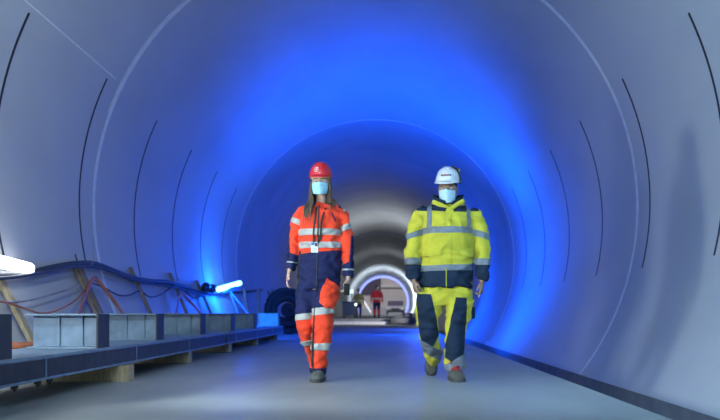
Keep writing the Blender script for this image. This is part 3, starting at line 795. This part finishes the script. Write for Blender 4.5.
for i in range(40):
    th = rad(10+160*i/39); k = random.random()
    a = MW @ Vector((math.cos(th)*.078, math.sin(th)*.098, .03)); b_ = MW @ Vector((math.cos(th)*.084, math.sin(th)*.103, -.04)); c = MW @ Vector((math.cos(th)*.080, math.sin(th)*.095, -.10))
    d = c+Vector((math.cos(th)*.012, .02, -.06)); e = d+Vector((math.cos(th)*.02, .012, -.07)); f = e+Vector((0, .01, -.06)); g = f+Vector((0, 0, -.03))
    hair_strand(bm, [a, b_, c, d, e, f, g], .014)
link_mesh('hair', bm, M_hair, tw, origin=bw, smooth=True)
eyes(MW, tw, bw, 'iris_brown')
hw = dome(MW @ Matrix.Rotation(rad(-3), 4, 'X'), .094, .112, .120, .050, M_red, 'hard_hat', tw, bw, brim=.028)
hw['label'] = 'red hard hat with a small pale round mark'
# helmet inner band and mark
bm = bmesh.new()
for i in range(40):
    pass
loft(bm, [(*(MW @ Vector((0, -.003, .034))), .083, .102), (*(MW @ Vector((0, -.003, .057))), .088, .107)], 36, 1, horizontal=True)
fixloc(link_mesh('head_band', bm, mat('head_band_pale', (.55, .48, .22), .7), hw, smooth=True), bw)
def decal_ring(M, hx, z, b, h, a, z0, R, r, parent, base, m, name):
    bm = bmesh.new(); pts = []
    for i in range(25):
        t = 2*PI*i/24; x = hx+R*math.cos(t); zz = z+R*math.sin(t)
        q = max(0, min(1, (zz-z0)/h)); ph = math.asin(q); rr = math.cos(ph)**.8
        yy = -b*rr*math.sqrt(max(0, 1-(x/(a*rr))**2))-.006
        pts.append(M @ Vector((x, yy, zz)))
    tube(bm, pts, r, 6, 1); return fixloc(link_mesh(name, bm, m, parent), base)
decal_ring(MW, -.022, .105, .112, .120, .094, .050, .019, .0022, hw, bw, M_wm, 'round_mark')
decal_ring(MW, -.022, .105, .112, .120, .094, .050, .006, .0022, hw, bw, M_wm, 'round_mark')
mask(MW, tw, bw, M_mask, -.006, .090, .014)
# lanyard and card
def front_y(bmsrc_bvh, x, z, y0=5.5):
    h = bmsrc_bvh.ray_cast(Vector((x, y0, z)), Vector((0, 1, 0)), 3)
    return h[0].y if h[0] else YT-.12
from mathutils.bvhtree import BVHTree
bv = BVHTree.FromBMesh(src)
def onfront(bvh, px, off, Y=YT-.12):
    out = []
    for u, v in px:
        p = W(u, v, Y); out.append(Vector((p.x, front_y(bvh, p.x, p.z)-off, p.z)))
    return out
lan = bpy.data.objects.new('lanyard', None); COL.objects.link(lan); lan.parent = tw
ln = link_mesh('lanyard', loft(bmesh.new(), [(*p, .0075, .0025) for p in onfront(bv, [(316.3, 206.5), (315.8, 212), (315, 220), (314, 230), (313.6, 240), (314.4, 244.5)], .010)], 8, 3), M_slot, tw, origin=bw)
bpy.data.objects.remove(lan)
bm = bmesh.new(); loft(bm, [(*p, .0075, .0025) for p in onfront(bv, [(325.5, 207), (323.5, 214), (321.5, 222), (321, 232), (319.6, 240), (315.6, 244.5)], .010)], 8, 3)
fixloc(link_mesh('strap_side', bm, M_slot, ln), bw)
ln.name = 'lanyard'
cx, = onfront(bv, [(314.6, 247.5)], .018)
idc = link_mesh('id_card', box(bmesh.new(), cx+Vector((-.029, -.003, -.042)), cx+Vector((.029, .002, .042)), .002), mat('card_white', (.62, .70, .80), .4, .1), tw, origin=bw)
fixloc(link_mesh('printed_header', bx(cx+Vector((-.027, -.005, .018)), cx+Vector((.0, -.003, .040))), mat('card_blue', (.03, .10, .35), .4), idc), bw)
fixloc(link_mesh('photo', bx(cx+Vector((.003, -.005, .008)), cx+Vector((.025, -.003, .036))), mat('card_photo', (.05, .045, .05), .4), idc), bw)
for k in range(2): fixloc(link_mesh('printed_line', bx(cx+Vector((-.022, -.005, -.012-.014*k)), cx+Vector((.018, -.003, -.007-.014*k))), mat('card_ink', (.25, .30, .38), .5), idc), bw)
# boots
boot(tw, bw, (W(318.5, 380, YF).x+.012, 6.79, 0), (-.13, -1, 0), .27, M_bootg, M_sole, lace=None, wd=1.12)
boot(tw, bw, (W(317.5, 375, 7.2).x, 7.32, 0), (0.02, -1, 0), .26, M_bootg, M_sole, pitch=rad(38))
# phone
pc = W(346.6, 289.5, YT-.155)
bm = bmesh.new(); box(bm, (-.006, -.026, -.048), (.006, .026, .048), .005)
bmesh.ops.rotate(bm, verts=bm.verts, matrix=Matrix.Rotation(rad(-58), 3, 'Z')); bmesh.ops.translate(bm, verts=bm.verts, vec=pc)
tag(link_mesh('phone', bm, mat('phone_black', (.008, .008, .01), .5, .1), origin=pc), 'dark handheld phone in the left hand of the person in orange', 'phone')

# ---------------- man
YT2 = 6.86; YF2 = 6.70
bm_ = Vector((W(447, 382, YF2).x, 6.8, 0))
tm = thing('person', 'person in yellow high-visibility jacket, white hard hat and face mask, walking', 'person', bm_)
torsoM = [ringpx(448, 203, YT2+.02, 11, .085), ringpx(448, 206, YT2+.02, 18, .10), ringpx(447.5, 210.5, YT2+.01, 25, .125), ringpx(447.3, 219, YT2, 25.5, .145), ringpx(447, 231, YT2, 25, .155), ringpx(446.8, 245, YT2, 25, .155), ringpx(446.8, 258, YT2, 25.2, .155), ringpx(446.4, 270, YT2, 26, .16), ringpx(446, 281, YT2, 26.8, .165), ringpx(446, 287.5, YT2, 26.8, .165)]
armLM = [ringpx(427, 212, YT2+.01, 8, .072), ringpx(421.5, 217, YT2+.01, 8.6, .078), ringpx(416.8, 226, YT2, 8.4, .078), ringpx(414.3, 236, YT2, 8.3, .076), ringpx(413.3, 247, YT2, 8.2, .074), ringpx(412.8, 258, YT2-.03, 7.8, .07), ringpx(412.8, 268, YT2-.06, 7.2, .064), ringpx(413.6, 279.5, YT2-.09, 6.3, .054)]
armRM = [ringpx(468.5, 212, YT2+.01, 8, .072), ringpx(473.8, 217, YT2+.01, 8.6, .078), ringpx(477.8, 226, YT2, 8.4, .078), ringpx(480, 236, YT2, 8.3, .076), ringpx(481.7, 247, YT2, 8.3, .074), ringpx(482.3, 258, YT2-.03, 7.9, .07), ringpx(482.6, 269, YT2-.06, 7.2, .064), ringpx(482.3, 281.5, YT2-.09, 6.0, .052)]
pelM = [ringpx(445.5, 276, YT2, 25, .14), ringpx(445.2, 288, YT2, 26.6, .145), ringpx(445, 298, YT2, 26.5, .14), ringpx(445, 306, YT2, 22, .11)]
legLM = [ringpx(432, 288, YT2, 13, .12), ringpx(430.3, 300, YT2+.0, 13.3, .122), ringpx(428.4, 312, YT2+.0, 12.4, .11), ringpx(427.2, 322, YT2+.02, 10.9, .10), ringpx(428.5, 334, YT2+.04, 9.8, .092), ringpx(431.2, 345, YT2+.12, 9.2, .085), ringpx(433, 354, YT2+.22, 8.5, .08), ringpx(433.2, 358.5, YT2+.32, 7.2, .075)]
legRM = [ringpx(458, 288, YT2, 13, .12), ringpx(458.5, 300, YT2-.03, 13.4, .122), ringpx(457.8, 312, YT2-.05, 12, .112), ringpx(456.6, 322, YT2-.07, 10.6, .10), ringpx(455.2, 336, YT2-.08, 9.8, .09), ringpx(454, 350, YT2-.08, 9.8, .085), ringpx(454.5, 360, YT2-.07, 10.6, .085), ringpx(455.8, 368.5, YT2-.06, 10.2, .085)]
hcM = W(447.8, 189.6, YT2-.01)
hands = [dict(wr=W(414.2, 281.5, YT2-.10), d=Vector((.10, -.3, -1)), s=Vector((.4, -1, 0)), n=Vector((1, .3, 0)), sc=.86, curl=1.15),
         dict(wr=W(482.0, 283, YT2-.10), d=Vector((-.10, -.25, -1)), s=Vector((-.5, -1, 0)), n=Vector((-1, .3, 0)), sc=.86, curl=1.0, point=True)]
neck = [(*W(448, 210, YT2+.02), .062, .062), (*W(448, 204, YT2+.02), .058, .06), (*W(448, 194, YT2+.01), .055, .06)]
MM = build_body(tm, bm_, torsoM, (armLM, armRM), (legLM, legRM), neck, hcM, 1.02, rad(-12), rad(7), True, hands, M_skinM)
limbsM = {'torso': torsoM, 'al': armLM, 'ar': armRM}
bm = bmesh.new(); loft(bm, torsoM, 32, 4, horizontal=True, power=2.3)
for a in (armLM, armRM): loft(bm, a, 20, 4)
srcJ = wrinkle(remesh(bm, .0105, 4), .022, 6.5, 4)
jk = link_mesh('jacket', srcJ.copy(), M_yl, tm, origin=bm_, smooth=True)
def RJ(planes, off, m, name, limb=None, front=None, label=None): return region(srcJ, planes, off, m, name, jk, bm_, limbsM, limb, front, label)
RJ(hband(271.2, 295, YT2, -.03, 446), .002, M_nv2, 'hem_panel', T_)
RJ(hband(265, 290, YT2), .002, M_nv2, 'cuff', AL); RJ(hband(265.5, 292, YT2), .002, M_nv2, 'cuff', AR)
RJ(poly([(412, 211), (420, 206), (431, 202), (430, 212.5), (420, 211)], YT2)[:0]+poly([(414, 200), (430.5, 200), (430.5, 212.3), (417, 211.6)], YT2), .002, M_nv2, 'shoulder_panel')
RJ(poly([(480, 200), (465.5, 200), (466.5, 212), (478, 212)], YT2), .002, M_nv2, 'shoulder_panel')
RJ(poly([(430.5, 203.5), (446, 208.8), (444.2, 213.6), (431, 211.8)], YT2), .003, M_nv2, 'yoke_panel', None, -1)
RJ(poly([(452.3, 209.6), (466, 205.5), (466.5, 213), (452.3, 213.5)], YT2), .003, M_nv2, 'yoke_panel', None, -1)
RJ(hband(228.2, 234.4, YT2, -.01, 447), TP, M_rf2, 'reflective_band', T_); RJ(hband(265.6, 271.4, YT2, -.03, 446), TP, M_rf2, 'reflective_band', T_)
RJ(hband(232.2, 238.2, YT2, -.3, 414), TP, M_rf2, 'reflective_band', AL); RJ(hband(231.8, 238.2, YT2, .28, 480), TP, M_rf2, 'reflective_band', AR)
RJ(hband(258.6, 264.6, YT2), TP, M_rf2, 'reflective_band', AL); RJ(hband(259.2, 265.4, YT2), TP, M_rf2, 'reflective_band', AR)
RJ(poly([(427.4, 200), (431.8, 200), (430.6, 229), (426.4, 229)], YT2), .0050, M_rf2, 'brace_band'); RJ(poly([(465, 200), (469, 200), (469.6, 229), (465.6, 229)], YT2), .0050, M_rf2, 'brace_band')
RJ(poly([(422.5, 249), (441, 248.6), (440.6, 257.6), (422, 257.8)], YT2), .020, M_yl, 'pocket_flap', T_, -1); RJ(poly([(456.5, 249), (472, 249.2), (471.6, 257.6), (457, 257.8)], YT2), .020, M_yl, 'pocket_flap', T_, -1)
RJ(poly([(447.4, 208), (450.6, 208), (450.0, 271), (444.0, 271), (444.4, 240)], YT2), .0028, M_yl, 'front_placket', T_, -1)
RJ(poly([(444.3, 270), (445.3, 270), (445.3, 288), (444.3, 288)], YT2), .006, M_yl, 'front_zip', T_, -1)
collar(jk, bm_, W(448, 205.5, YT2+.01), .122, .108, .098, M_nv2, rad(-78), rad(258), flare=.014)
# yellow lapel edges
for pts in ([(432.5, 201.5), (438, 203.8), (443, 206), (448, 209)], [(464.2, 200.5), (459, 203.2), (454, 206.5), (449.4, 209.5)]):
    bm = bmesh.new(); loft(bm, [(*W(u, v, YT2-.085-.01*i), .012, .020) for i, (u, v) in enumerate(pts)], 10, 4, ref=Vector((0, 0, 1)))
    fixloc(link_mesh('collar_edge', bm, M_yl, jk, smooth=True), bm_)
# trousers
limbsT = {'pel': pelM, 'll': legLM, 'lr': legRM}
bm = bmesh.new(); loft(bm, pelM, 28, 3, horizontal=True, power=2.2)
for a in (legLM, legRM): loft(bm, a, 20, 4)
srcT = wrinkle(remesh(bm, .0105, 4), .022, 7.5, 9)
tr = link_mesh('trousers', srcT.copy(), M_yl, tm, origin=bm_, smooth=True)
def RT(planes, off, m, name, limb=None, front=None, label=None): return region(srcT, planes, off, m, name, tr, bm_, limbsT, limb, front, label)
RT(poly([(416, 294), (430.8, 294.5), (433.5, 308), (437, 322), (438.5, 335), (434.5, 344), (430, 350), (423.5, 349.5), (419, 330)], YT2), .004, M_nv2, 'knee_panel', ('ll', 'pel'), -1)
RT(poly([(454.5, 297.5), (466, 298), (464.5, 320), (463.4, 352), (461, 362), (452, 361.5), (444.5, 357), (444.5, 345), (449.5, 320)], YT2), .004, M_nv2, 'knee_panel', ('lr', 'pel'), -1)
RT(hband(346, 356.5, YT2+.12, .55, 432), TP, M_rf2, 'reflective_band', LL)
RT(hband(357.5, 370, YT2, -.6, 455), TP, M_rf2, 'reflective_band', LR)
RT(poly([(465, 300), (474, 300), (474, 322), (464.2, 322)], YT2), .016, M_yl, 'cargo_pocket')
bm = bx(W(468.5, 321, YT2-.05), W(474.6, 307.5, YT2+.05), .008) if False else bmesh.new()
p = W(472.3, 312.5, YT2-.03); box(bm, p-Vector((.020, .035, .055)), p+Vector((.020, .035, .050)), .01)
o = fixloc(link_mesh('pocket_pouch', bm, M_nv2, tr), bm_); o['label'] = 'dark pouch clipped at the trouser pocket'
eyes(MM, tm, bm_, 'iris_dark')
# stubble/hair under hat
bm = bmesh.new(); loft(bm, [(*(MM @ Vector((0, .022, -.03))), .074, .080), (*(MM @ Vector((0, .016, .01))), .0775, .084), (*(MM @ Vector((0, .010, .05))), .078, .092)], 36, 3, horizontal=True)
link_mesh('hair', bm, mat('dark_hair', (.02, .017, .015), .8), tm, origin=bm_, smooth=True)
hm = dome(MM @ Matrix.Rotation(rad(-2), 4, 'X'), .098, .118, .122, .062, M_wht, 'hard_hat', tm, bm_, brim=.028)
hm['label'] = 'white hard hat with a small dark and red printed name'
def decal_patch(M, x0, x1, z_0, z_1, b, h, a, z0, parent, base, m, name, off=.0062):
    bm = bmesh.new(); g = []
    for j in range(4):
        row = []
        for i in range(6):
            x = x0+(x1-x0)*i/5; zz = z_0+(z_1-z_0)*j/3
            q = max(0, min(1, (zz-z0)/h)); rr = math.cos(math.asin(q))**.8
            row.append(bm.verts.new(M @ Vector((x, -b*rr*math.sqrt(max(0, 1-(x/(a*rr))**2))-off, zz))))
        g.append(row)
    for j in range(3):
        for i in range(5): bm.faces.new((g[j][i], g[j][i+1], g[j+1][i+1], g[j+1][i]))
    return fixloc(link_mesh(name, bm, m, parent), base)
ink = mat('print_ink', (.05, .05, .07), .5); redm = mat('print_red', (.5, .02, .03), .5)
x = -.040
for i, (wd, mm) in enumerate(((.010, ink), (.007, ink), (.010, redm), (.010, redm), (.009, ink), (.009, ink), (.010, ink))):
    decal_patch(MM, x, x+wd, .108, .121 if i % 3 else .123, .118, .122, .098, .062, hm, bm_, mm, 'printed_letter', .0085); x += wd+.003
# goggles strap / lamp at the hat's side
bm = bmesh.new(); tube(bm, [MM @ Vector(p) for p in ((.094, .02, .07), (.100, .0, .105), (.090, .0, .145), (.060, .02, .178), (.02, .05, .188))], .010, 8, 4)
fixloc(link_mesh('goggle_strap', bm, M_plastic, hm, smooth=True), bm_)
bm = bmesh.new(); ellipsoid(bm, MM @ Vector((.088, .03, .155)), (.016, .028, .020)); fixloc(link_mesh('strap_clip', bm, mat('clip_sand', (.42, .33, .14), .6), hm, smooth=True), bm_)
bm = bmesh.new(); ellipsoid(bm, MM @ Vector((.102, .01, .07)), (.012, .03, .03)); fixloc(link_mesh('side_clip', bm, M_plastic, hm, smooth=True), bm_)
bm = bmesh.new(); ellipsoid(bm, MM @ Vector((-.102, .01, .07)), (.010, .026, .026)); fixloc(link_mesh('side_clip', bm, M_plastic, hm, smooth=True), bm_)
mask(MM, tm, bm_, mat('mask_pale', (.46, .62, .68), .7, .04, 20, .15, 150), -.007, .097, .012)
boot(tm, bm_, (W(455.5, 381, YF2).x-.01, 6.86, 0), (.12, -1, 0), .29, M_bootb, M_sole, lace=M_lace, wd=1.28)
boot(tm, bm_, (W(432, 376, 7.25).x+.005, 7.54, 0), (-.04, -1, 0), .29, M_bootb, M_sole, pitch=rad(50), wd=1.15)

# ---------------- distant people
def far_person(base, h, top, trs, extra, hat, lab, lean=0, armf=0):
    t = thing('person', lab, 'person', base); b = Vector(base); k = h/1.78
    L = lambda x, y, z, a, c: ((x)*k, (y+lean*max(0, z-.95))*k, z*k, a*k, c*k)
    torso = [L(0, 0, 1.50, .09, .07), L(0, 0, 1.44, .20, .11), L(0, 0, 1.30, .235, .14), L(0, 0, 1.05, .21, .14), L(0, 0, .86, .22, .15)]
    arms = [[L(s*.20, 0, 1.42, .07, .07), L(s*.27, 0, 1.25, .068, .07), L(s*.30, -.02-armf*.5, 1.08, .06, .06), L(s*.30, -.06-armf, .88, .045, .045)] for s in (-1, 1)]
    legs = [[L(s*.10, 0, .92, .12, .12), L(s*.11, s*.06, .50, .085, .09), L(s*.11, s*.12+.04, .10, .06, .065)] for s in (-1, 1)]
    bm = bmesh.new(); loft(bm, inner(torso, .8), 16, 2, horizontal=True)
    for a in arms: loft(bm, inner(a, .7), 10, 2); hand(bm, Vector(a[-1][:3]), Vector((0, -.15, -1)), Vector((0, -1, 0)), Vector((1, 0, 0)), .95, .4)
    for l in legs: loft(bm, inner(l, .7), 10, 2)
    loft(bm, [L(0, 0, 1.45, .055, .055), L(0, 0, 1.58, .05, .05)], 10, 1)
    head(bm, Vector(L(0, 0, 1.655, 0, 0)[:3]), k)
    link_mesh('body', remesh(bm, .011, 2), M_skinM, t, smooth=True)
    bm = bmesh.new(); loft(bm, torso, 20, 2, horizontal=True, power=2.3)
    for a in arms: loft(bm, a, 12, 2)
    sj = remesh(bm, .02, 3); jo = link_mesh('jacket', sj.copy(), top, t, smooth=True)
    region(sj, [(Vector((0, 0, 1.10*k)), Vector((0, 0, 1))), (Vector((0, 0, 1.03*k)), Vector((0, 0, -1)))], .006, M_rf, 'reflective_band', jo, (0, 0, 0)); sj.free()
    bm = bmesh.new(); loft(bm, [L(0, 0, 1.0, .17, .12), L(0, 0, .84, .20, .13)], 16, 1, horizontal=True)
    for l in legs: loft(bm, l, 12, 2)
    sj = remesh(bm, .02, 3); to = link_mesh('trousers', sj.copy(), trs, t, smooth=True)
    if extra: region(sj, [(Vector((0, 0, .48*k)), Vector((0, 0, 1))), (Vector((0, 0, .22*k)), Vector((0, 0, -1)))], .006, extra, 'shin_panel', to, (0, 0, 0))
    for s in (-1, 1):
        bm = bmesh.new(); c = Vector(L(s*.11, s*.12+.04, 0, 0, 0)[:3]); loft(bm, [(c.x, c.y+.08, .06, .04, .055), (c.x, c.y, .07, .045, .065), (c.x, c.y-.10, .045, .048, .040), (c.x, c.y-.19, .03, .03, .025)], 12, 3, ref=Vector((0, 0, 1)))
        link_mesh('boot', bm, M_sole, t, smooth=True)
    Mh = Matrix.Translation(Vector(L(0, 0, 1.655, 0, 0)[:3])) @ Matrix.Scale(k, 4)
    dome(Mh, .096, .115, .12, .03, hat, 'hard_hat', t, (0, 0, 0))
    return t
M_redj = mat('cloth_red', (.45, .03, .04), .8, .1)
FZ = .285
far_person((W(376.8, 318, 42).x, 42, FZ), 1.74, M_redj, M_nv, M_redj, mat('hat_dark', (.05, .05, .06), .5), 'distant person in red jacket and dark trousers walking in the far tunnel')
far_person((W(358.5, 318, 43).x, 43, FZ), 1.58, mat('cloth_olive', (.16, .17, .07), .8, .1), M_nv, None, mat('hat_dark', (.05, .05, .06), .5), 'distant person in olive jacket standing at the dark cart', armf=.25)
# cart with lamps
t = thing('tool_cart', 'small dark blue cart with lamps beside the distant olive-clad person', 'cart', (W(349.5, 318, 41.3).x, 41.3, FZ)); b = Vector(t.location)
Mc = mat('cart_blue', (.02, .04, .09), .5)
link_mesh('body', bx((-.36, -.3, .16), (.34, .3, .82), .03), Mc, t)
link_mesh('tray', bx((-.40, -.33, .82), (.38, .33, .88), .01), Mc, t)
for x in (-.28, .26):
    for y in (-.22, .22):
        bm = bmesh.new(); bmesh.ops.create_cone(bm, cap_ends=True, segments=16, radius1=.08, radius2=.08, depth=.05)
        bmesh.ops.rotate(bm, verts=bm.verts, matrix=Matrix.Rotation(PI/2, 3, 'Y')); bmesh.ops.translate(bm, verts=bm.verts, vec=(x, y, .08)); link_mesh('wheel', bm, M_plastic, t)
link_mesh('mast', bx((.10, -.03, .88), (.14, .01, 1.36), .003), M_plastic, t)
bm = bmesh.new(); ellipsoid(bm, (.12, -.05, 1.40), (.07, .05, .09)); link_mesh('lamp', bm, mat('lamp_green', (.5, .9, .6), .4, emit=(.6, 1, .7), estr=2.0), t)
bm = bmesh.new(); ellipsoid(bm, (.34, -.34, .72), (.07, .05, .08)); link_mesh('lamp', bm, mat('lamp_pale', (.8, .9, .9), .4, emit=(.8, .95, 1), estr=1.6), t)
# low dark machine on the step
t = thing('low_machine', 'low dark machine on the floor right of the distant walker', 'machine', (W(402, 322, 39).x, 39, 0))
link_mesh('body', bx((-.60, -.30, .05), (.62, .30, .36), .04), M_plastic, t); link_mesh('hood', bx((.1, -.25, .34), (.5, .25, .58), .05), M_plastic, t)
for x in (-.4, .4):
    for y in (-.3, .3):
        bm = bmesh.new(); bmesh.ops.create_cone(bm, cap_ends=True, segments=20, radius1=.12, radius2=.12, depth=.10)
        bmesh.ops.rotate(bm, verts=bm.verts, matrix=Matrix.Rotation(PI/2, 3, 'X')); bmesh.ops.translate(bm, verts=bm.verts, vec=(x, y, .12)); link_mesh('wheel', bm, M_sole, t)
